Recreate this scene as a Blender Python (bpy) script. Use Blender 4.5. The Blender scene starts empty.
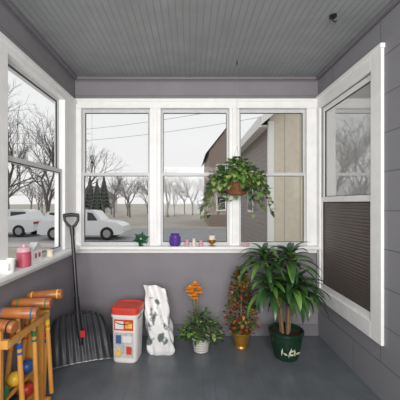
import bpy, math, random
from mathutils import Vector, Matrix
random.seed(7)
R=random.Random(11)
sc=bpy.context.scene
sc.view_settings.view_transform='Standard'
F=300.0; CZ=1.22
def P(px,py,d): return Vector(((px-190)/F*d, d, CZ-(py-203)/F*d))
def lin(c):
    out=[]
    for v in c:
        v/=255.0
        out.append(v/12.92 if v<=0.04045 else ((v+0.055)/1.055)**2.4)
    return out
# ---------- materials
def M(name,c,rough=0.6,metal=0.0,var=0.0,scale=20,bump=0.0,bscale=None,c2=None,spec=0.5,trans=0,contrast=None,stretch=None):
    m=bpy.data.materials.new(name); m.use_nodes=True
    nt=m.node_tree; b=nt.nodes['Principled BSDF']
    col=lin(c); b.inputs['Base Color'].default_value=(*col,1)
    b.inputs['Roughness'].default_value=rough; b.inputs['Metallic'].default_value=metal
    b.inputs['Specular IOR Level'].default_value=spec
    tc=nt.nodes.new('ShaderNodeTexCoord'); vec=tc.outputs['Object']
    if stretch:
        mp=nt.nodes.new('ShaderNodeMapping'); mp.inputs['Scale'].default_value=stretch
        nt.links.new(vec,mp.inputs[0]); vec=mp.outputs[0]
    if var>0 or c2:
        n=nt.nodes.new('ShaderNodeTexNoise'); n.inputs['Scale'].default_value=scale; n.inputs['Detail'].default_value=4
        nt.links.new(vec,n.inputs['Vector'])
        r=nt.nodes.new('ShaderNodeValToRGB')
        a,bb=(contrast or (0.3,0.7))
        r.color_ramp.elements[0].position=a; r.color_ramp.elements[1].position=bb
        if c2: e0=col; e1=lin(c2)
        else: e0=[v*(1-var) for v in col]; e1=[min(1,v*(1+var)) for v in col]
        r.color_ramp.elements[0].color=(*e0,1); r.color_ramp.elements[1].color=(*e1,1)
        nt.links.new(n.outputs['Fac'],r.inputs[0]); nt.links.new(r.outputs[0],b.inputs['Base Color'])
    if bump>0:
        n2=nt.nodes.new('ShaderNodeTexNoise'); n2.inputs['Scale'].default_value=bscale or scale*3
        nt.links.new(vec,n2.inputs['Vector'])
        bp=nt.nodes.new('ShaderNodeBump'); bp.inputs['Strength'].default_value=bump; bp.inputs['Distance'].default_value=0.01
        nt.links.new(n2.outputs['Fac'],bp.inputs['Height']); nt.links.new(bp.outputs[0],b.inputs['Normal'])
    return m
def grooved(name,c,axis,pitch,gw=0.08,rough=0.6,dark=0.6,bump=0.6,var=0.06,spec=0.5):
    m=bpy.data.materials.new(name); m.use_nodes=True
    nt=m.node_tree; b=nt.nodes['Principled BSDF']; L=nt.links
    col=lin(c)
    tc=nt.nodes.new('ShaderNodeTexCoord'); sp=nt.nodes.new('ShaderNodeSeparateXYZ'); L.new(tc.outputs['Object'],sp.inputs[0])
    def mth(op,a,bv=None):
        n=nt.nodes.new('ShaderNodeMath'); n.operation=op
        if isinstance(a,(int,float)): n.inputs[0].default_value=a
        else: L.new(a,n.inputs[0])
        if bv is not None:
            if isinstance(bv,(int,float)): n.inputs[1].default_value=bv
            else: L.new(bv,n.inputs[1])
        return n.outputs[0]
    f=mth('FRACT',mth('DIVIDE',sp.outputs[axis],pitch))
    d=mth('MINIMUM',f,mth('SUBTRACT',1.0,f))
    h=nt.nodes.new('ShaderNodeMapRange'); h.inputs[1].default_value=0; h.inputs[2].default_value=gw
    L.new(d,h.inputs[0])
    n=nt.nodes.new('ShaderNodeTexNoise'); n.inputs['Scale'].default_value=6; n.inputs['Detail'].default_value=5
    L.new(tc.outputs['Object'],n.inputs['Vector'])
    r=nt.nodes.new('ShaderNodeValToRGB')
    r.color_ramp.elements[0].position=.3; r.color_ramp.elements[1].position=.7
    r.color_ramp.elements[0].color=(*[v*(1-var) for v in col],1); r.color_ramp.elements[1].color=(*[v*(1+var) for v in col],1)
    L.new(n.outputs['Fac'],r.inputs[0])
    mx=nt.nodes.new('ShaderNodeMix'); mx.data_type='RGBA'
    mx.inputs[6].default_value=(*[v*dark for v in col],1)
    L.new(h.outputs[0],mx.inputs[0]); L.new(r.outputs[0],mx.inputs[7]); L.new(mx.outputs[2],b.inputs['Base Color'])
    bp=nt.nodes.new('ShaderNodeBump'); bp.inputs['Strength'].default_value=bump; bp.inputs['Distance'].default_value=0.006
    L.new(h.outputs[0],bp.inputs['Height']); L.new(bp.outputs[0],b.inputs['Normal'])
    b.inputs['Roughness'].default_value=rough; b.inputs['Specular IOR Level'].default_value=spec
    return m
def shingle(name,c,bw=0.6,rh=0.24,ax='y'):
    m=bpy.data.materials.new(name); m.use_nodes=True
    nt=m.node_tree; b=nt.nodes['Principled BSDF']; L=nt.links; col=lin(c)
    tc=nt.nodes.new('ShaderNodeTexCoord'); sp=nt.nodes.new('ShaderNodeSeparateXYZ'); L.new(tc.outputs['Object'],sp.inputs[0])
    cb=nt.nodes.new('ShaderNodeCombineXYZ'); L.new(sp.outputs[{'x':0,'y':1}[ax]],cb.inputs[0]); L.new(sp.outputs[2],cb.inputs[1])
    br=nt.nodes.new('ShaderNodeTexBrick'); L.new(cb.outputs[0],br.inputs['Vector'])
    br.inputs['Scale'].default_value=1; br.inputs['Brick Width'].default_value=bw; br.inputs['Row Height'].default_value=rh
    br.inputs['Mortar Size'].default_value=0.004; br.inputs['Mortar Smooth'].default_value=0.3
    br.inputs['Color1'].default_value=(*[v*.95 for v in col],1); br.inputs['Color2'].default_value=(*[v*1.05 for v in col],1)
    br.inputs['Mortar'].default_value=(*[v*.6 for v in col],1)
    L.new(br.outputs['Color'],b.inputs['Base Color'])
    bp=nt.nodes.new('ShaderNodeBump'); bp.invert=True; bp.inputs['Strength'].default_value=.6; bp.inputs['Distance'].default_value=.006
    L.new(br.outputs['Fac'],bp.inputs['Height']); L.new(bp.outputs[0],b.inputs['Normal'])
    b.inputs['Roughness'].default_value=.6
    return m
def glassmat(name,gl=0.03,tint=(.97,.98,.98),rough=0.0):
    m=bpy.data.materials.new(name); m.use_nodes=True; nt=m.node_tree
    for n in list(nt.nodes): nt.nodes.remove(n)
    o=nt.nodes.new('ShaderNodeOutputMaterial'); t=nt.nodes.new('ShaderNodeBsdfTransparent'); g=nt.nodes.new('ShaderNodeBsdfGlossy')
    t.inputs[0].default_value=(*tint,1); g.inputs['Roughness'].default_value=rough
    mx=nt.nodes.new('ShaderNodeMixShader'); mx.inputs[0].default_value=gl
    nt.links.new(t.outputs[0],mx.inputs[1]); nt.links.new(g.outputs[0],mx.inputs[2]); nt.links.new(mx.outputs[0],o.inputs[0])
    return m
def mirrorish(name,c,gl,rough=0.02,gcol=(1,1,1)):
    m=bpy.data.materials.new(name); m.use_nodes=True; nt=m.node_tree
    for n in list(nt.nodes): nt.nodes.remove(n)
    o=nt.nodes.new('ShaderNodeOutputMaterial'); t=nt.nodes.new('ShaderNodeBsdfDiffuse'); g=nt.nodes.new('ShaderNodeBsdfGlossy')
    t.inputs[0].default_value=(*lin(c),1); g.inputs['Roughness'].default_value=rough; g.inputs[0].default_value=(*gcol,1)
    mx=nt.nodes.new('ShaderNodeMixShader'); mx.inputs[0].default_value=gl
    nt.links.new(t.outputs[0],mx.inputs[1]); nt.links.new(g.outputs[0],mx.inputs[2]); nt.links.new(mx.outputs[0],o.inputs[0])
    return m
# ---------- mesh builder
class MB:
    def __init__(s): s.v=[];s.f=[];s.m=[];s.sm=[];s.mats=[]
    def mi(s,m):
        if m not in s.mats: s.mats.append(m)
        return s.mats.index(m)
    def add(s,vs,fs,mat,smooth=False):
        o=len(s.v); s.v+= [tuple(v) for v in vs]; k=s.mi(mat)
        for f in fs: s.f.append([i+o for i in f]); s.m.append(k); s.sm.append(smooth)
    def box(s,a,b,mat,rot=None,piv=None):
        x0,x1=sorted((a[0],b[0]));y0,y1=sorted((a[1],b[1]));z0,z1=sorted((a[2],b[2]))
        vs=[Vector(p) for p in [(x0,y0,z0),(x1,y0,z0),(x1,y1,z0),(x0,y1,z0),(x0,y0,z1),(x1,y0,z1),(x1,y1,z1),(x0,y1,z1)]]
        if rot is not None:
            c=Vector(piv) if piv is not None else sum(vs,Vector())/8
            vs=[rot@(v-c)+c for v in vs]
        s.add(vs,[(0,3,2,1),(4,5,6,7),(0,1,5,4),(1,2,6,5),(2,3,7,6),(3,0,4,7)],mat)
    def tube(s,pts,rad,mat,seg=8,smooth=True,cap=True):
        pts=[Vector(p) for p in pts]; n=len(pts)
        if isinstance(rad,(int,float)): rad=[rad]*n
        vs=[];fs=[]
        prev=None
        for i,p in enumerate(pts):
            t=(pts[min(i+1,n-1)]-pts[max(i-1,0)]).normalized()
            if prev is None:
                u=t.orthogonal().normalized()
            else:
                u=(prev-t*prev.dot(t))
                u=u.normalized() if u.length>1e-6 else t.orthogonal().normalized()
            prev=u; w=t.cross(u)
            for k in range(seg):
                a=2*math.pi*k/seg
                vs.append(p+(u*math.cos(a)+w*math.sin(a))*rad[i])
        for i in range(n-1):
            for k in range(seg):
                k2=(k+1)%seg
                fs.append((i*seg+k,i*seg+k2,(i+1)*seg+k2,(i+1)*seg+k))
        s.add(vs,fs,mat,smooth)
        if cap:
            s.add(vs[:seg],[tuple(reversed(range(seg)))],mat); s.add(vs[-seg:],[tuple(range(seg))],mat)
    def lathe(s,c,prof,mat,seg=28,ex=2.0,ry=1.0,smooth=True,rot=0,cap=True,fn=None,mats=None):
        c=Vector(c); rings=[]
        for (r,z) in prof:
            ring=[]
            for k in range(seg):
                a=2*math.pi*k/seg
                ca,sa=math.cos(a),math.sin(a)
                x=math.copysign(abs(ca)**(2/ex),ca)*r; y=math.copysign(abs(sa)**(2/ex),sa)*r*ry
                v=Vector((x*math.cos(rot)-y*math.sin(rot),x*math.sin(rot)+y*math.cos(rot),z))+c
                if fn: v=fn(v,a,z)
                ring.append(v)
            rings.append(ring)
        for i in range(len(rings)-1):
            vs=rings[i]+rings[i+1]
            fs=[(k,(k+1)%seg,seg+(k+1)%seg,seg+k) for k in range(seg)]
            s.add(vs,fs,(mats[i] if mats else mat),smooth)
        if cap:
            s.add(rings[0],[tuple(reversed(range(seg)))],mat)
            s.add(rings[-1],[tuple(range(seg))],(mats[-1] if mats else mat))
    def ball(s,c,r,mat,seg=16,rings=10):
        if isinstance(r,(int,float)): r=(r,r,r)
        c=Vector(c); vs=[];fs=[]
        for i in range(rings+1):
            th=math.pi*i/rings
            for k in range(seg):
                a=2*math.pi*k/seg
                vs.append(c+Vector((r[0]*math.sin(th)*math.cos(a),r[1]*math.sin(th)*math.sin(a),r[2]*math.cos(th))))
        for i in range(rings):
            for k in range(seg):
                k2=(k+1)%seg
                fs.append((i*seg+k,(i+1)*seg+k,(i+1)*seg+k2,i*seg+k2))
        s.add(vs,fs,mat,True)
    def leaf(s,b,az,el,L,W,droop,mat,n=5,fold=0.25,peak=0.45,clamp=None,bend=0.0):
        p=Vector(b); vs=[];fs=[]
        for i in range(n+1):
            t=i/n; e=el-droop*t; a=az+bend*t
            d=Vector((math.cos(e)*math.cos(a),math.cos(e)*math.sin(a),math.sin(e)))
            side=Vector((-math.sin(a),math.cos(a),0)); up=side.cross(d)*-1
            if t<peak: w=math.sin(math.pi/2*(t/peak))**0.8 if t>0 else 0.12
            else: w=math.cos(math.pi/2*((t-peak)/(1-peak)))**0.8 if t<1 else 0.0
            w=w*W/2
            q=p.copy()
            tri=[q+side*w+up*w*fold,q,q-side*w+up*w*fold]
            if clamp: tri=[clamp(v) for v in tri]
            vs+=tri
            p=p+d*(L/n)
        for i in range(n):
            o=i*3
            fs+=[(o,o+1,o+4,o+3),(o+1,o+2,o+5,o+4)]
        s.add(vs,fs,mat,True)
    def build(s,name,bevel=0,parent=None):
        me=bpy.data.meshes.new(name); me.from_pydata(s.v,[],s.f)
        for m in s.mats: me.materials.append(m)
        me.polygons.foreach_set('material_index',s.m); me.polygons.foreach_set('use_smooth',s.sm)
        me.validate(); me.update()
        o=bpy.data.objects.new(name,me); sc.collection.objects.link(o)
        if bevel:
            bv=o.modifiers.new('bevel','BEVEL'); bv.width=bevel; bv.segments=2; bv.limit_method='ANGLE'
        if parent: o.parent=parent
        return o
# ---------- materials list
white=M('white_paint',(232,231,230),.45,var=.04,scale=12,bump=.08)
dirtywhite=M('aluminium_sash_white',(192,193,194),.4,var=.06,scale=20)
gasket=M('dark_gasket',(60,60,62),.6)
wallg=M('grey_wall_paint',(126,122,127),.6,var=.06,scale=5,bump=.15,bscale=60)
wallh=grooved('grey_header_boards',(124,121,125),2,0.13,gw=.03,dark=.7)
shing=shingle('grey_shingle_siding',(128,127,132),.62,.235)
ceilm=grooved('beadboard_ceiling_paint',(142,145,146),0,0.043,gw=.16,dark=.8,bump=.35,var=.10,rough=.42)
floorm=grooved('grey_painted_floorboards',(96,101,106),0,0.083,gw=.03,dark=.78,bump=.2,rough=.34,var=.14)
glass=glassmat('window_glass',.008)
# ---------- room
XL,XR,YB,ZC=-1.06,1.18,2.77,2.38
YF=-1.8; T=.12
b=MB(); b.box((XL-T,YF-T,-.12),(XR+T,YB+T,0),floorm); b.build('floor')
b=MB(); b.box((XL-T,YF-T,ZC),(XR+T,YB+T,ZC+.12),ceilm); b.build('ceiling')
SZ0,SZ1,TZ=.76,.83,2.09  # sill bottom, top, window head
b=MB()
b.box((XL-T,YB,0),(XR+T,YB+T,SZ0),wallg); b.box((XL-T,YB,2.17),(XR+T,YB+T,ZC),wallh)
b.build('wall_back')
b=MB()
b.box((XL-T,YF,0),(XL,YB,SZ0),wallg); b.box((XL-T,YF,2.15),(XL,YB,ZC),wallh); b.box((XL-T,YF,SZ0),(XL,-.1,2.15),wallg)
b.build('wall_left')
# right wall with window opening
WY0,WY1,WZ0,WZ1=1.93,2.69,.46,2.07
b=MB()
b.box((XR,YF,0),(XR+T,WY0,ZC),shing); b.box((XR,WY1,0),(XR+T,YB,ZC),shing)
b.box((XR,WY0,0),(XR+T,WY1,WZ0),shing); b.box((XR,WY0,WZ1),(XR+T,WY1,ZC),shing)
b.build('wall_right')
b=MB(); b.box((XL-T,YF-T,0),(XR+T,YF,ZC),wallg); b.build('wall_front')
# baseboards / crown
trimg=M('grey_trim_paint',(114,111,117),.5,var=.05,scale=10)
b=MB(); b.box((XL,YB-.018,0),(XR,YB,.10),trimg); b.build('baseboard_back',.004)
b=MB(); b.box((XL,YF,0),(XL+.018,YB-.018,.10),trimg); b.build('baseboard_left',.004)
b=MB(); b.box((XL,YB-.03,ZC-.03),(XR,YB,ZC),trimg)
b.box((XL,YF,ZC-.03),(XL+.03,YB-.03,ZC),trimg); b.box((XR-.03,YF,ZC-.03),(XR,YB-.03,ZC),trimg); b.build('trim_ceiling',.006)
# back window trim: header casing, posts, sill
def X(px): return (px-190)/F*YB
posts=[(XL,X(82)),(X(150),X(161)),(X(229),X(239)),(X(306),XR)]
b=MB()
b.box((XL,YB-.025,TZ),(XR,YB+T,2.17),white)
b.box((XL,YB-.034,2.145),(XR,YB-.02,2.175),white)
for a,c in posts:
    b.box((a,YB-.02,SZ1),(c,YB+.06,TZ),white)
for a,c in posts[1:3]:
    m=(a+c)/2; b.box((m-.018,YB-.032,SZ1),(m+.018,YB-.018,TZ),white)
b.build('trim_back',.004)
b=MB()
b.box((XL+.078,YB-.095,SZ1-.028),(XR,YB+T,SZ1),white); b.box((XL,YB-.02,SZ0),(XR,YB+.02,SZ1-.028),white)
b.build('trim_sill_back',.006)
def sash_x(name,x0,x1):
    b=MB(); z0,z1,zm=SZ1,TZ,1.485
    for (za,zb,y) in ((z0,zm+.015,YB+.005),(zm-.015,z1,YB+.032)):
        w=.018
        b.box((x0,y,za),(x0+w,y+.025,zb),dirtywhite); b.box((x1-w,y,za),(x1,y+.025,zb),dirtywhite)
        b.box((x0+w,y,za),(x1-w,y+.025,za+.028),dirtywhite); b.box((x0+w,y,zb-.028),(x1-w,y+.025,zb),dirtywhite)
        g=.004; h=.028
        b.box((x0+w,y+.006,za+h),(x0+w+g,y+.02,zb-h),gasket); b.box((x1-w-g,y+.006,za+h),(x1-w,y+.02,zb-h),gasket)
        b.box((x0+w,y+.006,za+h),(x1-w,y+.02,za+h+g),gasket); b.box((x0+w,y+.006,zb-h-g),(x1-w,y+.02,zb-h),gasket)
        b.add([(x0+w,y+.012,za+h),(x1-w,y+.012,za+h),(x1-w,y+.012,zb-h),(x0+w,y+.012,zb-h)],[(0,1,2,3)],glass)
    return b.build(name)
for i in range(3): sash_x('window_%d'%(i+1),posts[i][1],posts[i+1][0])
def sash_y(name,y0,y1):
    b=MB(); z0,z1,zm=SZ1,TZ,1.485
    for (za,zb,x) in ((z0,zm+.015,XL-.03),(zm-.015,z1,XL-.057)):
        w=.02
        b.box((x,y0,za),(x+.025,y0+w,zb),dirtywhite); b.box((x,y1-w,za),(x+.025,y1,zb),dirtywhite)
        b.box((x,y0+w,za),(x+.025,y1-w,za+.03),dirtywhite); b.box((x,y0+w,zb-.03),(x+.025,y1-w,zb),dirtywhite)
        g=.004
        b.box((x+.006,y0+w,za+.03),(x+.02,y1-w,za+.03+g),gasket); b.box((x+.006,y0+w,zb-.03-g),(x+.02,y1-w,zb-.03),gasket)
        b.box((x+.006,y1-w-g,za+.03),(x+.02,y1-w,zb-.03),gasket)
        b.add([(x+.012,y0+w,za+.03),(x+.012,y1-w,za+.03),(x+.012,y1-w,zb-.03),(x+.012,y0+w,zb-.03)],[(0,1,2,3)],glass)
    return b.build(name)
lp=[(-.1,0),(.74,.86),(1.6,1.72),(2.50,YB)]
b=MB()
b.box((XL-T,-.1,TZ-.01),(XL+.02,YB,2.15),white); b.box((XL+.014,-.1,2.125),(XL+.03,YB-.03,2.155),white)
for a,c in lp: b.box((XL-.07,a,SZ1),(XL+.018,c,TZ),white)
b.build('trim_left',.004)
b=MB(); b.box((XL-T,-.1,SZ1-.028),(XL+.08,YB-.02,SZ1),white); b.box((XL-.02,-.1,SZ0),(XL+.02,YB-.02,SZ1-.028),white); b.build('trim_sill_left',.005)
for i in range(3): sash_y('window_%d'%(i+4),lp[i][1],lp[i+1][0])
# right window
b=MB(); cw=.11
b.box((XR-.02,WY0-cw,WZ0-cw),(XR,WY0,WZ1+cw),white); b.box((XR-.02,WY1,WZ0-cw),(XR,WY1+.055,WZ1+cw),white)
b.box((XR-.02,WY0,WZ1),(XR,WY1,WZ1+cw),white); b.box((XR-.02,WY0,WZ0-cw),(XR,WY1,WZ0),white)
b.box((XR-.030,WY0-cw-.01,WZ1+cw-.02),(XR,WY1+.06,WZ1+cw+.01),white)
b.build('trim_right',.004)
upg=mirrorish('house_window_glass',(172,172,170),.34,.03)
blind=grooved('brown_blind_behind_screen',(92,82,76),2,0.024,gw=.25,dark=.6,bump=.5,rough=.5)
b=MB(); x=XR
zm=1.25; w=.028
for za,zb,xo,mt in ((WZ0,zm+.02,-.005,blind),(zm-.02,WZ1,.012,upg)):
    b.box((x+xo,WY0,za),(x+xo+.022,WY0+w,zb),white); b.box((x+xo,WY1-w,za),(x+xo+.022,WY1,zb),white)
    b.box((x+xo,WY0+w,za),(x+xo+.022,WY1-w,za+.045),white); b.box((x+xo,WY0+w,zb-.04),(x+xo+.022,WY1-w,zb),white)
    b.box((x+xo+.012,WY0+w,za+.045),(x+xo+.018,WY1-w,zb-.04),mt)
    g=.005
    for ya_ in (WY0+w,WY1-w-g): b.box((x+xo+.004,ya_,za+.045),(x+xo+.013,ya_+g,zb-.04),gasket)
    b.box((x+xo+.004,WY0+w,zb-.04-g),(x+xo+.013,WY1-w,zb-.04),gasket); b.box((x+xo+.004,WY0+w,za+.045),(x+xo+.013,WY1-w,za+.045+g),gasket)
b.box((x+.09,WY0,WZ0),(x+.1,WY1,WZ1),blind)
b.build('window_7',.002)
# ceiling hook
dk=M('dark_metal',(35,35,36),.4,.6)
b=MB(); p=Vector((.885,1.856,ZC)); b.lathe(p-Vector((0,0,.012)),[(.022,0),(.022,.012)],dk,16)
b.tube([p+Vector((0,0,-.01)),p+Vector((0,0,-.03)),p+Vector((.012,0,-.042)),p+Vector((.02,0,-.03))],.004,dk,6); b.build('ceiling_hook')
# ---------- snow shovel
blk=M('black_plastic',(34,34,37),.38,var=.1,scale=30); blk2=M('black_plastic_worn',(48,48,52),.4,var=.2,scale=14,bump=.1)
steel=M('steel_edge',(150,150,152),.4,.7); red=M('red_label',(190,45,40),.5)
b=MB()
BL=Vector((-1.015,2.20,.012)); BR=Vector((-.615,2.36,.012)); top=Vector((-.957,2.42,1.09))
u=(BR-BL).normalized(); mid=(BL+BR)/2; Wd=(BR-BL).length
base=Vector((-.885,2.36,.36))
v=(base-mid).normalized(); n=v.cross(u).normalized()
if n.y>0: n=-n  # toward camera
H=.36; NU,NV=36,10
gr=[]
for j in range(NV+1):
    t=j/NV
    for i in range(NU+1):
        s_=i/NU*2-1
        wsc=1-.10*t-(.12*max(0,t-.75)/.25)*abs(s_)
        c=mid+u*s_*Wd/2*wsc+v*H*(t-.10*(abs(s_)**3)*t)
        curve=.055*(abs(s_)**2.5)+.07*max(0,(t-.45))**1.5*1.6
        rib=.006*(1 if (i%4 in (0,1)) else -1)*(0.3+.7*min(1,t*3))
        gr.append(c+n*(curve+rib))
fr=gr; bk=[p-n*.006 for p in gr]
W1=NU+1
fs=[]
for j in range(NV):
    for i in range(NU): fs.append((j*W1+i,j*W1+i+1,(j+1)*W1+i+1,(j+1)*W1+i))
b.add(fr,fs,blk2,True); b.add(bk,[tuple(reversed(f)) for f in fs],blk,True)
rim=[gr[i] for i in range(W1)]; b.tube(rim,.006,steel,6)
b.tube([gr[j*W1] for j in range(NV+1)],.007,blk,6); b.tube([gr[j*W1+NU] for j in range(NV+1)],.007,blk,6); b.tube([gr[NV*W1+i] for i in range(W1)],.008,blk,6)
sd=(top-base).normalized()
sb=base+n*.045
b.tube([mid+v*.12+n*.015,mid+v*.22+n*.028,sb],[.012,.022,.021],blk,10)
b.tube([sb-sd*.06,sb+sd*.12],[.022,.019],blk,12)
sd=(top-sb).normalized()
b.tube([sb,top-sd*.06],.0145,blk,12)
b.tube([top-sd*.13,top-sd*.06],[.017,.02],blk,12)
r_=Vector((1,.2,0)).normalized()
b.tube([top-sd*.07,top-sd*.045+r_*.03,top-sd*.01+r_*.05,top+sd*.03+r_*.053],[.012,.012,.011,.012],blk,8)
b.tube([top-sd*.07,top-sd*.045-r_*.03,top-sd*.01-r_*.05,top+sd*.03-r_*.053],[.012,.012,.011,.012],blk,8)
b.tube([top+sd*.03-r_*.06,top+sd*.036,top+sd*.03+r_*.06],[.014,.016,.014],blk,10)
q=mid+v*.2+u*.02+n*.05
b.box(q-Vector((.018,.002,.02)),q+Vector((.018,.002,.03)),red)
b.build('snow_shovel')
# ---------- litter bucket
pw=M('bucket_white_plastic',(222,220,216),.4,var=.03); pr=M('bucket_red_lid',(205,66,48),.4,var=.05)
pb=M('label_blue',(70,90,140),.5); py_=M('label_yellow',(225,180,70),.5,var=.3,scale=30); pg=M('label_grey_print',(208,206,204),.5,c2=(160,158,162),scale=45)
b=MB(); c=Vector(((127.5-190)/F*2.36,2.38,0)); rot=-.12
b.lathe(c,[(.091,0),(.096,.01),(.104,.36),(.104,.37)],pw,40,ex=5,rot=rot)
b.lathe(c,[(.109,.345),(.111,.35),(.111,.365),(.105,.37)],pw,40,ex=5,rot=rot)
b.lathe(c,[(.1105,.37),(.1135,.373),(.1135,.41),(.108,.418),(.094,.42),(.086,.412)],pr,40,ex=5,rot=rot)
Rm=Matrix.Rotation(rot,3,'Z')
def fp(x,y,z): return Rm@Vector((x,y,0))+c+Vector((0,0,z))
def lab(x0,x1,z0,z1,m,o=.003):
    def yy(z): return -(.096+.008*z/.36)-o
    b.add([fp(x0,yy(z0),z0),fp(x1,yy(z0),z0),fp(x1,yy(z1),z1),fp(x0,yy(z1),z1)],[(0,1,2,3)],m)
lab(-.075,.075,.25,.335,pr,.0015); lab(-.066,.0,.262,.322,pw,.003); lab(.012,.066,.27,.315,py_,.003)
lab(-.075,.075,.04,.235,pg,.0015); lab(-.062,-.02,.15,.215,pb,.003); lab(.02,.062,.07,.13,pr,.003); lab(-.06,-.02,.06,.10,py_,.003); lab(-.01,.062,.16,.21,pw,.003)
hp=[fp(.113*math.cos(a),-.02-.114*math.sin(a)*.9,.355-.05*math.sin(a)) for a in [i*math.pi/12 for i in range(13)]]
b.tube(hp,.003,dk,6)
b.build('litter_bucket')
# ---------- plastic bag
bagm=M('printed_plastic_bag',(226,225,224),.35,c2=(96,106,104),scale=13,contrast=(.54,.60),bump=.6,bscale=11,stretch=(1,1,.8))
bagw=M('bag_plastic_plain',(226,225,224),.35,var=.05,bump=.5,bscale=14)
b=MB(); c=Vector(((161-190)/F*2.44,2.46,0))
prof=[];NZ=30; BH=.54
for i in range(NZ+1):
    t=i/NZ; z=BH*t
    r=.108*min(1,.85+t*3)*(1-.22*t)
    prof.append((r,z))
RR=random.Random(5); ph=[RR.uniform(0,6) for _ in range(8)]
def bagfn(v,a,z):
    t=z/BH
    thick=1-.92*max(0,(t-.45)/.55)**1.0
    x=v.x-c.x; y=(v.y-c.y)*thick
    w=.010*math.sin(3*a+ph[0]+z*12)+.007*math.sin(5*a+ph[1]-z*23)+.005*math.sin(9*a+ph[2]+z*31)
    k=1+w/.1
    yy=.012*math.sin(x*60+z*14)*t
    return Vector((c.x+x*k-.06*t**1.2+.008*math.sin(z*16), c.y+y*k+.02*t+yy, z - max(0,x)*.35*max(0,t-.5)*2 + .006*math.sin(a*4+z*20)*min(1,t*8)*(1-t)))
b.lathe(c,prof,bagm,56,ex=3.2,ry=.66,fn=bagfn,mats=[bagw if (i<4 or i>24) else bagm for i in range(NZ)])
b.build('plastic_bag')
# ---------- green materials
g1=M('leaf_dark_green',(34,62,32),.35,c2=(54,90,42),scale=9); g2=M('leaf_mid_green',(66,104,46),.45,c2=(100,140,60),scale=9)
g3=M('leaf_light_green',(120,150,78),.5,c2=(160,180,110),scale=12); g4=M('leaf_yellow_green',(128,130,62),.5,var=.2)
soil=M('potting_soil',(52,40,32),.9,var=.3,scale=60,bump=.6); stem=M('plant_stem',(96,92,58),.7,var=.2); cane=M('dracaena_cane',(120,98,70),.8,var=.2,scale=40)
# flowering plant
org=M('orange_petals',(238,140,24),.5,c2=(248,178,50),scale=40)
wick=grooved('white_ribbed_pot',(205,200,196),2,.02,gw=.3,dark=.7,rough=.5)
b=MB(); c=Vector(((201-190)/F*2.48,2.48,0))
b.lathe(c,[(.05,0),(.06,.005),(.072,.09),(.078,.105),(.078,.115),(.07,.115),(.068,.10),(.0,.10)],wick,28,cap=False)
b.lathe(c,[(.0,.098),(.069,.099)],soil,20,cap=False)
c0=c+Vector((0,0,.10))
for i in range(290):
    az=R.uniform(0,2*math.pi); rr=.165*R.random()**.6; h=.03+.22*R.random()*(1-(rr/.19)**2)-.03*(rr/.16)
    p=c0+Vector((math.cos(az)*rr,math.sin(az)*rr*.75,h))
    b.leaf(p,az+R.uniform(-.9,.9),R.uniform(-.2,.9),R.uniform(.04,.065),R.uniform(.018,.032),R.uniform(.6,1.6),R.choice([g1,g1,g1,g2,g2,g3]),4)
for i in range(16):
    az=i*.9; e_=R.uniform(.09,.15); b.tube([c0,c0+Vector((math.cos(az)*.06,math.sin(az)*.05,.09)),c0+Vector((math.cos(az)*e_,math.sin(az)*e_*.7,.10))],.003,stem,5)
for (px,py) in ((195,286),(190,290),(199,291),(195,297),(192,294)):
    f=P(px,py,2.45)
    b.tube([c0,(c0+f)/2+Vector((-.01,0,.02)),f],.003,stem,5)
    for L_ in range(4):
        for k in range(11):
            b.leaf(f+Vector((0,0,.004*L_)),k*2*math.pi/11+L_*.3,-.1+.45*L_,.042-.005*L_,.026,.3,org,3,fold=.1)
b.build('potted_orange_flower')
# red gold arrangement
rd=M('red_foliage',(110,26,28),.5,c2=(158,46,40),scale=20); gd=M('gold_glitter_foliage',(170,138,62),.35,.35,c2=(206,180,100),scale=30)
goldp=M('gold_foil_pot',(178,132,56),.3,.6,var=.2,scale=25,bump=.4)
b=MB(); c=Vector(((241.5-190)/F*2.53,2.55,0))
b.lathe(c,[(.05,0),(.056,.004),(.05,.02),(.055,.03),(.078,.11),(.086,.125),(.082,.13),(.075,.12),(.0,.118)],goldp,28,cap=False)
b.tube([c+Vector((0,0,.11)),c+Vector((.003,0,.60))],[.012,.004],cane,8)
for i in range(720):
    t=R.random()**1.1; z=.13+.52*t; az=R.uniform(0,2*math.pi)
    rr=(.135*(1-t)**.6+.02)*R.uniform(.35,1.0)*(min(1,.55+t*3))
    p=c+Vector((math.cos(az)*rr,math.sin(az)*rr,z))
    b.leaf(p,az+R.uniform(-.6,.6),R.uniform(-.3,1.0),R.uniform(.03,.05),R.uniform(.018,.03),R.uniform(.2,1.2),R.choice([rd,rd,gd,g1,g2,g4,g1,gd]),3)
for i in range(30):
    t=R.random(); z=.16+.42*t; az=R.uniform(0,2*math.pi); rr=.135*(1-t)**.65+.025
    b.ball(c+Vector((math.cos(az)*rr,math.sin(az)*rr,z)),R.uniform(.007,.012),R.choice([rd,gd]),8,6)
b.build('christmas_foliage_arrangement')
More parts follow.
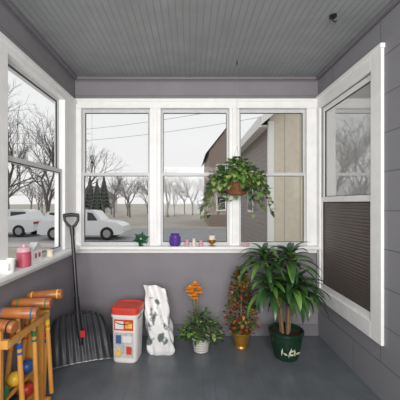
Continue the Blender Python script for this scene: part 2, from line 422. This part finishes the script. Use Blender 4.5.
# dracaena
gpot=M('green_glazed_pot',(24,48,36),.15,var=.3,scale=16); motif=M('pot_motif_cream',(190,190,165),.3)
b=MB(); c=Vector(((286-190)/F*2.38,2.38,0)); PH=.90; PR=.9
b.lathe(c,[(r*PR,z*PH) for r,z in [(.085,0),(.10,.006),(.105,.02),(.125,.10),(.138,.19),(.141,.21),(.150,.22),(.152,.245),(.144,.25),(.136,.24),(.133,.215),(.0,.213)]],gpot,40,cap=False)
b.lathe(c,[(.0,.193),(.12,.194)],soil,24,cap=False)
for a,z,el,L_ in [(-1.75,.05,1.3,.09),(-1.72,.07,.5,.045),(-1.78,.07,2.5,.045),(-1.68,.10,.6,.04),(-1.35,.06,1.7,.07),(-1.33,.08,.6,.04),(-2.15,.06,1.4,.07)]:
    rr=.108+.02*z/.1
    p=c+Vector((math.cos(a)*rr,math.sin(a)*rr-.002,z))
    d=Vector((math.cos(el)*-math.sin(a),math.cos(el)*math.cos(a),math.sin(el))); s_=Vector((-d.z*-math.sin(a),-d.z*math.cos(a),math.cos(el)))*.008
    out=Vector((math.cos(a),math.sin(a),0))
    b.add([p+out*.004,p+d*L_*.5+s_+out*.011,p+d*L_+out*.018,p+d*L_*.5-s_+out*.011],[(0,1,2,3)],motif)
def clampd(v):
    return Vector((min(v.x,1.14),min(v.y,2.66) if .72<v.z<.87 else min(v.y,2.74),max(v.z,.02)))
c0=c+Vector((0,0,.18))
heads=[(P(264,258,2.42),36,.34,0),(P(290,258,2.38),36,.33,0),(P(292,286,2.28),38,.35,.1),(P(270,284,2.34),34,.33,.25),(P(300,284,2.40),34,.34,.25)]
for hp_,n_,LL,lo in heads:
    mid_=(c0+hp_)/2; mid_.x=c0.x+(hp_.x-c0.x)*.35
    b.tube([c0+Vector(((hp_.x-c0.x)*.2,(hp_.y-c0.y)*.3,-.01)),mid_,hp_+Vector((0,0,.02))],[.012,.011,.010],cane,8)
    for i in range(n_):
        t=i/n_; az=i*2.399+R.uniform(-.2,.2); el=.05-lo+1.1*t+R.uniform(-.1,.15)
        b.leaf(hp_+Vector((0,0,-.07+.09*t)),az,el,LL*R.uniform(.75,1.05)*(1-.35*t),R.uniform(.040,.056),R.uniform(1.1,2.0),R.choice([g1,g1,g1,g1,g2]),8,fold=.3,clamp=clampd,bend=R.uniform(-.3,.3),peak=.4)
b.build('potted_dracaena')
# hanging ivy
bask=M('brown_wicker_basket',(110,66,44),.7,c2=(145,92,60),scale=50,bump=.5); wire=M('hanger_wire',(150,150,150),.4,.5)
b=MB(); c=P(237,190,2.45)
b.lathe(c,[(.045,-.045),(.07,-.035),(.092,.0),(.10,.05),(.106,.06),(.10,.065),(.092,.05),(.0,.045)],bask,28,cap=False)
b.lathe(c,[(0,-.045),(.045,-.045)],bask,28,cap=False)
b.lathe(c,[(.0,.046),(.092,.048)],soil,20,cap=False)
hk=c+Vector((0,0,.36))
for k in range(3):
    a=k*2.094+.5; b.tube([c+Vector((.1*math.cos(a),.1*math.sin(a),.06)),hk],.0012,wire,4)
b.tube([hk,Vector((hk.x,hk.y,ZC-.02))],.0012,wire,4)
b.tube([Vector((hk.x,hk.y,ZC-.03)),Vector((hk.x,hk.y,ZC))],.004,dk,6)
iv=[g2,g2,g3,g1,g2,g3]
cc=c+Vector((0,0,.07))
for i in range(300):
    az=R.uniform(0,2*math.pi); rr=R.uniform(0,.20); h=R.uniform(0,.20)*(1-rr*3)+.01
    p=cc+Vector((math.cos(az)*rr,math.sin(az)*rr*.9,h))
    b.leaf(p,az+R.uniform(-.9,.9),R.uniform(-.3,.9),R.uniform(.04,.07),R.uniform(.034,.05),R.uniform(.5,1.6),R.choice(iv),4,peak=.3)
vines=[]
for i in range(42):
    az=i*2*math.pi/42+R.uniform(-.1,.1); ext=R.uniform(.12,.2); dr=R.uniform(.05,.17)
    if abs(math.cos(az))>.5: ext=R.uniform(.14,.235); dr=R.uniform(.12,.28)
    if math.cos(az)<-.5: ext+=.03
    front=math.sin(az)<-.4 and abs(math.cos(az))<.7
    if front: dr*=.35
    vines.append((az,ext,dr))
for az,ext,dr in vines:
    pts=[]
    for k in range(10):
        t=k/9; rr=.05+ext*(t**.6)
        pts.append(cc+Vector((math.cos(az)*rr,math.sin(az)*rr*.9,.07*math.sin(t*math.pi)-dr*t**1.8)))
    b.tube(pts,.0018,stem,4)
    for k in range(1,10):
        for s_ in (0,1):
            b.leaf(pts[k],az+R.uniform(-1.4,1.4),R.uniform(-.8,.5),R.uniform(.04,.062),R.uniform(.03,.046),R.uniform(.3,1.3),R.choice(iv),4,peak=.3)
b.build('hanging_ivy_basket')
# ---------- croquet set
wd=M('varnished_wood',(208,152,78),.4,c2=(184,124,56),scale=10,stretch=(3,3,.6),bump=.05); wd2=M('mallet_head_wood',(172,106,56),.4,c2=(140,80,40),scale=18)
cols={n:M('paint_'+n,cv,.35) for n,cv in dict(blue=(40,84,150),red=(185,48,40),yellow=(225,180,50),green=(50,110,60),black=(35,35,35),orange=(220,110,40)).items()}
b=MB()
y0,y1=1.40,1.80; xa,xb=-1.035,-.84; xm=(xa+xb)/2
for y in (y0,y1):
    b.box((xm-.06,y-.010,.05),(xm+.06,y+.010,.62),wd)
    b.box((xa,y-.014,.0),(xb,y+.014,.05),wd); b.box((xa+.005,y-.009,.54),(xb-.005,y+.009,.58),wd)
for x in (xa+.012,xb-.012): b.box((x-.009,y0,.54),(x+.009,y1,.57),wd)
for z in (.12,.25):
    for x in (xm-.022,xm+.026): b.box((x-.008,y0,z-.01),(x+.008,y1,z),wd)
b.box((xa,y0,.03),(xb,y1,.045),wd)
ml=['yellow','red','green','orange','blue','black']
for i in range(6):
    right=i%2==0; y=1.84-.075*i; cn=ml[i]; z=.655+(.0 if right else -.03)
    dx=Vector((math.cos(.1),math.sin(.1)*(1 if right else -1.5),R.uniform(-.1,.1))).normalized()
    cx=Vector((-.885 if right else -.945,y,z)); Lh=.10
    b.tube([cx-dx*Lh,cx-dx*(Lh-.004),cx+dx*(Lh-.004),cx+dx*Lh],[.025,.029,.029,.025],wd2,18)
    b.tube([cx-dx*(Lh-.022),cx-dx*(Lh-.030)],.0296,cols[cn],18); b.tube([cx+dx*(Lh-.030),cx+dx*(Lh-.022)],.0296,cols[cn],18)
    ft=Vector(((-.855 if right else -1.01),y+R.uniform(-.015,.015),.05))
    b.tube([cx,cx*.5+ft*.5,ft],[.011,.0135,.0135],wd,10)
    for a_,c_ in ((.25,.30),(.20,.22),(.33,.35)):
        b.tube([cx*(1-a_)+ft*a_,cx*(1-c_)+ft*c_],.0145,cols[cn],10)
bc=['blue','yellow','green','red','black','orange']
k=0
for z,ys in ((.25,(1.72,1.60,1.48)),(.12,(1.72,1.60,1.48))):
    for y in ys:
        b.ball((xm+.002,y,z+.032),.038,cols[bc[k]],20,12); k+=1
for i,(x,xt) in enumerate(((-.90,-.885),(-.975,-.99))):
    A=Vector((x,y1+.045,.0)); B=Vector((xt,y1+.06,.60))
    b.tube([A,B],[.011,.011],wd,10); b.tube([B,B+(B-A)*.03],[.011,.002],wd,10)
    for j,cn in enumerate(['blue','red','black','yellow','green','orange']): b.tube([A.lerp(B,.6+j*.06),A.lerp(B,.64+j*.06)],.0122,cols[cn],10)
b.build('croquet_set')
# ---------- sill items (back)
purp=M('purple_glass',(82,52,140),.2,var=.2); pink=M('pink_ceramic',(205,160,168),.4); cream=M('cream_wax',(225,210,190),.5); brass=M('brass',(190,140,70),.3,.8)
jpink=M('pink_candle_wax',(178,78,98),.4,var=.1); gstar=M('green_foil',(16,74,46),.3,.2)
zs=SZ1; ys=YB-.062
def sx(px,d=YB-.062): return (px-190)/F*d
b=MB(); c=Vector((sx(175),ys,zs)); b.lathe(c,[(.026,0),(.044,.005),(.052,.03),(.052,.08),(.044,.098),(.036,.105),(.042,.112),(.042,.118),(.03,.118),(.0,.10)],purp,24,cap=False,ry=.6); b.build('purple_vase')
for i,(px,r,h,m) in enumerate([(187,.020,.06,pink),(194,.018,.07,cream),(201,.019,.055,pink)]):
    b=MB(); c=Vector((sx(px),ys,zs)); b.lathe(c,[(r*.8,0),(r,.004),(r*1.05,h*.5),(r*.7,h*.8),(r*.9,h),(r*.75,h),(0,h*.9)],m,18,cap=False)
    b.tube([c+Vector((0,0,h*.9)),c+Vector((0,0,h*1.15))],.0015,dk,5); b.build('votive_candle')
b=MB(); c=Vector((sx(212),ys,zs)); b.lathe(c,[(.03,0),(.034,.004),(.01,.012),(.01,.022),(.034,.035),(.042,.06),(.036,.06),(.0,.04)],brass,24,cap=False,ry=.75)
b.lathe(c+Vector((0,0,.045)),[(.028,0),(.028,.05),(.0,.055)],cream,20,cap=False,ry=.75); b.tube([c+Vector((0,0,.098)),c+Vector((0,0,.112))],.0015,dk,5); b.build('candle_holder')
b=MB(); c=Vector((sx(141),ys,zs+.068))
for k in range(12):
    a=k*2*math.pi/12+.3; L_=.08 if k%2==0 else .058
    tip=c+Vector((math.cos(a)*L_,0,math.sin(a)*L_*.85)); e=Vector((-math.sin(a),0,math.cos(a)))*.018; m_=c+(tip-c)*.45
    b.add([c+Vector((0,-.012,0)),m_+e,tip,m_-e,c+Vector((0,.012,0))],[(0,1,2),(0,2,3),(4,2,1),(4,3,2)],gstar)
b.lathe(c-Vector((0,0,.068)),[(.022,0),(.022,.008),(.006,.014),(.005,.056)],gstar,14); b.ball(c+Vector((0,-.012,0)),.008,cream,10,8)
b.build('green_star_ornament')
b=MB(); c=Vector((.50,ys,zs)); b.lathe(c,[(.02,0),(.03,.006),(.032,.025),(.028,.03),(0,.028)],pink,18,cap=False); b.build('trinket_dish')
# hanging ornament in window 1
b=MB(); c=P(92,158,2.735)
b.tube([c,Vector((c.x,c.y,TZ-.0))],.0012,wire,4)
b.ball(c,(.02,.01,.025),M('suncatcher_grey',(120,120,125),.3),12,8); b.leaf(c,0,.6,.05,.03,.4,dirtywhite,3); b.leaf(c,math.pi,.6,.05,.03,.4,dirtywhite,3); b.ball(c+Vector((0,0,-.04)),.012,dk,10,8); b.tube([c,c-Vector((0,0,.04))],.002,dk,5)
b.build('hanging_suncatcher')
# left sill items
xs=XL+.04
def ly(px): return xs*F/(px-190)
b=MB(); c=Vector((xs,ly(24),zs)); b.lathe(c,[(.036,0),(.04,.004),(.04,.085),(.036,.09)],jpink,24); b.lathe(c,[(.038,.09),(.040,.092),(.040,.108),(.032,.118),(.01,.12),(.008,.135),(.0,.138)],pink,24,cap=False)
b.build('candle_jar')
b=MB(); c=Vector((xs,ly(8),zs)); b.lathe(c,[(.03,0),(.033,.003),(.036,.06),(.037,.075),(.033,.075),(.03,.06),(0,.01)],white,24,cap=False)
b.tube([c+Vector((.02,-.028,.055)),c+Vector((.03,-.05,.05)),c+Vector((.028,-.05,.025)),c+Vector((.02,-.028,.02))],.005,white,6); b.build('white_mug')
b=MB(); c=Vector((xs-.01,ly(36),zs)); b.box(c+Vector((-.02,-.06,0)),c+Vector((.02,.06,.085)),white)
b.add([c+Vector(p) for p in [(-.024,-.066,.083),(.024,-.066,.083),(.024,0,.13),(-.024,0,.13),(.024,.066,.083),(-.024,.066,.083)]],[(0,1,2,3),(3,2,4,5),(0,3,5),(1,4,2)],dirtywhite)
for dy in (-.035,.012): b.box(c+Vector((.02,dy,.03)),c+Vector((.022,dy+.025,.06)),jpink)
b.build('decorative_house_ornament')
b=MB(); c=Vector((xs,ly(50),zs)); b.lathe(c,[(.02,0),(.025,.003),(.02,.03),(.024,.05),(.0,.05)],cream,18,cap=False); b.build('votive_candle')
# ---------- exterior
GZ=-.7
lawn=M('winter_lawn',(166,160,146),.95,c2=(186,180,168),scale=.5); asph=M('asphalt',(150,150,152),.9,var=.1,scale=2); conc=M('concrete_walk',(190,188,184),.9,var=.06,scale=3)
b=MB(); b.box((-250,3.2,GZ-.2),(250,600,GZ),lawn); b.build('ground')
b=MB(); b.box((-90,15,GZ),(90,22.5,GZ+.01),asph); b.build('street')
b=MB(); b.box((-90,12.9,GZ),(1.5,14.0,GZ+.03),conc); b.build('sidewalk')
bark=M('bare_bark_hazy',(146,140,138),.9,var=.15,scale=3); bark2=M('bare_bark',(110,104,102),.9,var=.15,scale=3)  # distance haze on the far trees is put into the paler bark colour
def tree(seed,H,depth,m):
    r=random.Random(seed); b=MB()
    def br(p,d,L,rad,k):
        q=p+d*L*.5+Vector((r.uniform(-1,1),r.uniform(-1,1),0))*L*.04; e=q+(d+Vector((r.uniform(-.15,.15),r.uniform(-.15,.15),.05))).normalized()*L*.5
        b.tube([p,q,e],[rad,rad*.85,rad*.68],m,5 if k<3 else 3,cap=False)
        if k>=depth: return
        nb=3 if k<2 else r.choice([2,3])
        for i in range(nb):
            ax=d.orthogonal().normalized(); ax=Matrix.Rotation(r.uniform(0,6.28),3,d)@ax
            nd=(Matrix.Rotation(r.uniform(.25,.75),3,ax)@d+Vector((0,0,.12))).normalized()
            br(e if i<2 else q,nd,L*r.uniform(.68,.85),rad*.62,k+1)
    br(Vector((0,0,0)),Vector((0,0,1)),H*.26,H*.020,0)
    return b
def inst(me,name,loc,rz,s):
    o=bpy.data.objects.new(name,me); o.location=loc; o.rotation_euler=(0,0,rz); o.scale=(s,s,s); sc.collection.objects.link(o); return o
ta=tree(3,9,7,bark2).build('bare_tree'); ta.location=(-9.6,25.2,GZ)
tb=tree(8,9,7,bark2).build('bare_tree'); tb.location=(-11.5,24.5,GZ); tb.rotation_euler=(0,0,1)
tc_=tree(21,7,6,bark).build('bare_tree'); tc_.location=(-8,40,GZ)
inst(ta.data,'bare_tree',(-15.8,26,GZ),2.0,1.2)
inst(tb.data,'bare_tree',(-7.2,10.6,GZ),2.6,.66)
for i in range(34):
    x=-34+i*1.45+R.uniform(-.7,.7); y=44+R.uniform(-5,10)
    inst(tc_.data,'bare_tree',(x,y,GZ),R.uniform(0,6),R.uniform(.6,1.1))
conif=M('conifer_green',(84,88,82),.9,c2=(104,108,100),scale=3)
for i,(px,d,h) in enumerate([(90,34,5),(97,32,4.4),(104,35,5.2)]):
    b=MB(); cx=Vector(((px-190)/F*d,d,GZ)); b.tube([cx,cx+Vector((0,0,h*.3))],.12,bark2,6)
    for k in range(9):
        t=k/9; b.lathe(cx+Vector((0,0,.25*h+.72*h*t)),[(h*.16*(1-t)+.05,0),(h*.10*(1-t)+.02,h*.05),(0.01,h*.14)],conif,18,cap=False,fn=lambda v,a,z:v+Vector((0,0,.14*math.sin(a*6))))
    b.build('conifer_tree')
# cars
carw=M('car_white_paint',(225,226,228),.25); carg=M('car_window_dark',(40,44,50),.1); tire=M('tire_rubber',(28,28,28),.8); rimm=M('wheel_rim',(160,160,162),.3,.7); tail=M('tail_light',(160,30,28),.3)
def car(loc,flip,L=4.4):
    b=MB(); s=-1 if flip else 1
    def prof(pts,y0,y1,m,ins=0,smooth=False):
        n_=len(pts); vs=[(s*x,y0+(ins if z>.95 else 0),z) for x,z in pts]+[(s*x,y1-(ins if z>.95 else 0),z) for x,z in pts]
        fs=[tuple(range(n_)),tuple(range(2*n_-1,n_-1,-1))]+[(i,(i+1)%n_+0,(i+1)%n_+n_,i+n_) for i in range(n_)]
        b.add(vs,fs,m)
    h=L/2
    prof([(-h,.35),(-h+.05,.75),(-h+.12,.95),(h-1.25,.98),(h-.35,.86),(h-.05,.70),(h,.38),(h-.3,.28),(-h+.2,.28)],-.88,.88,carw)
    prof([(-h+.18,.95),(-h+.45,1.42),(-h+.8,1.5),(.35,1.5),(.65,1.44),(h-1.15,.97)],-.84,.84,carw,.13)
    prof([(-h+.38,1.0),(-h+.58,1.38),(.30,1.40),(.55,1.36),(h-1.4,1.0)],-.85,.85,carg,.115)
    for x in (-.75,.25): prof([(x-.04,.96),(x-.04,1.42),(x+.04,1.42),(x+.04,.96)],-.86,.86,carw,.115)
    for x in (-h+.85,h-.85):
        for y in (-.80,.80):
            b.tube([(s*x,y-.1,.33),(s*x,y+.1,.33)],.34,tire,20); b.tube([(s*x,y-.11,.33),(s*x,y+.11,.33)],.2,rimm,14)
    b.box((s*(-h-.01),-.8,.72),(s*(-h+.1),.8,.85),tail)
    o=b.build('parked_car',.02); o.location=loc; return o
car((-5.6,16.2,GZ+.022),False); car((-10.9,17.6,GZ+.022),True)
# neighbour house
side=grooved('taupe_house_siding',(138,130,124),2,.15,gw=.12,dark=.7,bump=.5); beige=grooved('beige_panel_siding',(204,194,176),0,.42,gw=.06,dark=.65,bump=.6); roof=M('roof_shingle',(106,100,100),.9,var=.15,scale=6)
hw=M('house_white_trim',(228,227,224),.6)
b=MB(); x0,x1,ya,yb=2.13,7.2,8,14.5
b.box((x0,ya,GZ),(x1,yb,3.5),beige)
b.box((x0-.02,ya+.04,GZ),(x0,yb,3.5),side)
xm=(x0+x1)/2; zr=5.6
b.add([(x0,ya,3.5),(x1,ya,3.5),(xm,ya,zr-.15),(x0,yb,3.5),(x1,yb,3.5),(xm,yb,zr-.15)],[(0,1,2),(3,5,4)],beige)
e=.32
for sgn,xx in ((1,x0-e),(-1,x1+e)):
    zl=3.5-e*(zr-3.5)/(xm-x0)+.18
    b.add([(xx,ya-.3,zl),(xx,yb+.3,zl),(xm,yb+.3,zr+.18),(xm,ya-.3,zr+.18),(xx,ya-.3,zl-.1),(xx,yb+.3,zl-.1),(xm,yb+.3,zr+.06),(xm,ya-.3,zr+.06)],[(0,1,2,3),(7,6,5,4),(0,4,5,1),(0,3,7,4)],roof)
    b.box((xx-.03,ya-.3,zl-.24),(xx+.02,yb+.3,zl+.03),hw)
    b.add([(xx,ya-.32,zl+.02),(xm,ya-.32,zr+.2),(xm,ya-.32,zr),(xx,ya-.32,zl-.2)],[(0,1,2,3),(3,2,1,0)],hw)
b.box((x0-e,ya,3.26),(x0,yb,3.3),hw)
b.box((x0-.05,ya-.03,GZ),(x0+.1,ya+.08,3.4),hw)
for y in (10,12.6): b.box((x0-.04,y,.9),(x0-.02,y+.9,2.3),hw); b.box((x0-.05,y+.08,.98),(x0-.035,y+.82,2.22),carg)
b.build('neighbour_house')
brick=shingle('tan_brick',(156,138,126),.22,.08,'x')
def house(x0,x1,ya,yb,zw,zr,m,name):
    b=MB(); b.box((x0,ya,GZ),(x1,yb,zw),m); xm=(x0+x1)/2
    b.add([(x0,ya,zw),(x1,ya,zw),(xm,ya,zr)],[(0,1,2)],m)
    for xx in (x0-.3,x1+.3):
        b.add([(xx,ya-.3,zw-.2),(xx,yb+.3,zw-.2),(xm,yb+.3,zr+.1),(xm,ya-.3,zr+.1)],[(0,1,2,3),(3,2,1,0)],roof)
    for xx in (x0+.6,x1-1.4):
        for z in ([.6,3.2] if zw>4 else [.6]): b.box((xx,ya-.04,z),(xx+.8,ya,z+1.2),hw); b.box((xx+.08,ya-.05,z+.08),(xx+.72,ya-.03,z+1.12),carg)
    b.build(name)
house(1.55,4.6,24.5,33,5.4,7.4,brick,'brick_house')
house(-21.5,-16,58,66,2.4,4.4,M('pale_siding',(196,194,190),.8),'distant_house')
# utility lines + pole
pole=M('utility_pole_wood',(106,100,94),.9)
b=MB(); pp=Vector((-20.5,30,GZ)); b.tube([pp,pp+Vector((0,0,9.5))],[.15,.11],pole,8); b.box(pp+Vector((-1,-.06,8.7)),pp+Vector((1,.06,8.85)),pole)
for dz,dy in ((8.85,0),(7.9,.0)):
    A=pp+Vector((0,0,dz)); B=Vector((14,17,9.2 if dz>8 else 8.2))
    b.tube([A.lerp(B,t/16)-Vector((0,0,1.1*4*(t/16)*(1-t/16))) for t in range(17)],.014,pole,4)
b.build('utility_pole')
# ---------- lights
w=bpy.data.worlds.new('World'); sc.world=w; w.use_nodes=True; nt=w.node_tree
bg=nt.nodes['Background']; tc=nt.nodes.new('ShaderNodeTexCoord'); sp=nt.nodes.new('ShaderNodeSeparateXYZ'); nt.links.new(tc.outputs['Generated'],sp.inputs[0])
rp=nt.nodes.new('ShaderNodeValToRGB'); nt.links.new(sp.outputs[2],rp.inputs[0])
rp.color_ramp.elements[0].position=0; rp.color_ramp.elements[0].color=(.84,.83,.82,1); rp.color_ramp.elements[1].position=.6; rp.color_ramp.elements[1].color=(.80,.81,.83,1)
nt.links.new(rp.outputs[0],bg.inputs[0]); bg.inputs[1].default_value=1.1
def area(name,loc,rot,sx_,sy_,pw_,col=(1,1,1)):
    l=bpy.data.lights.new(name,'AREA'); l.shape='RECTANGLE'; l.size=sx_; l.size_y=sy_; l.energy=pw_; l.color=col
    o=bpy.data.objects.new(name,l); o.location=loc; o.rotation_euler=rot; sc.collection.objects.link(o)
area('flash_softbox',(0.05,-1.2,1.5),(math.radians(97),0,0),1.8,1.1,135,(1,.985,.96))
# camera
cd=bpy.data.cameras.new('camera'); cd.sensor_width=36; cd.lens=27; cd.shift_x=.025; cd.shift_y=.0075; cd.clip_start=.02; cd.clip_end=800
co=bpy.data.objects.new('camera',cd); co.location=(0,0,CZ); co.rotation_euler=(math.radians(90),0,0); sc.collection.objects.link(co); sc.camera=co
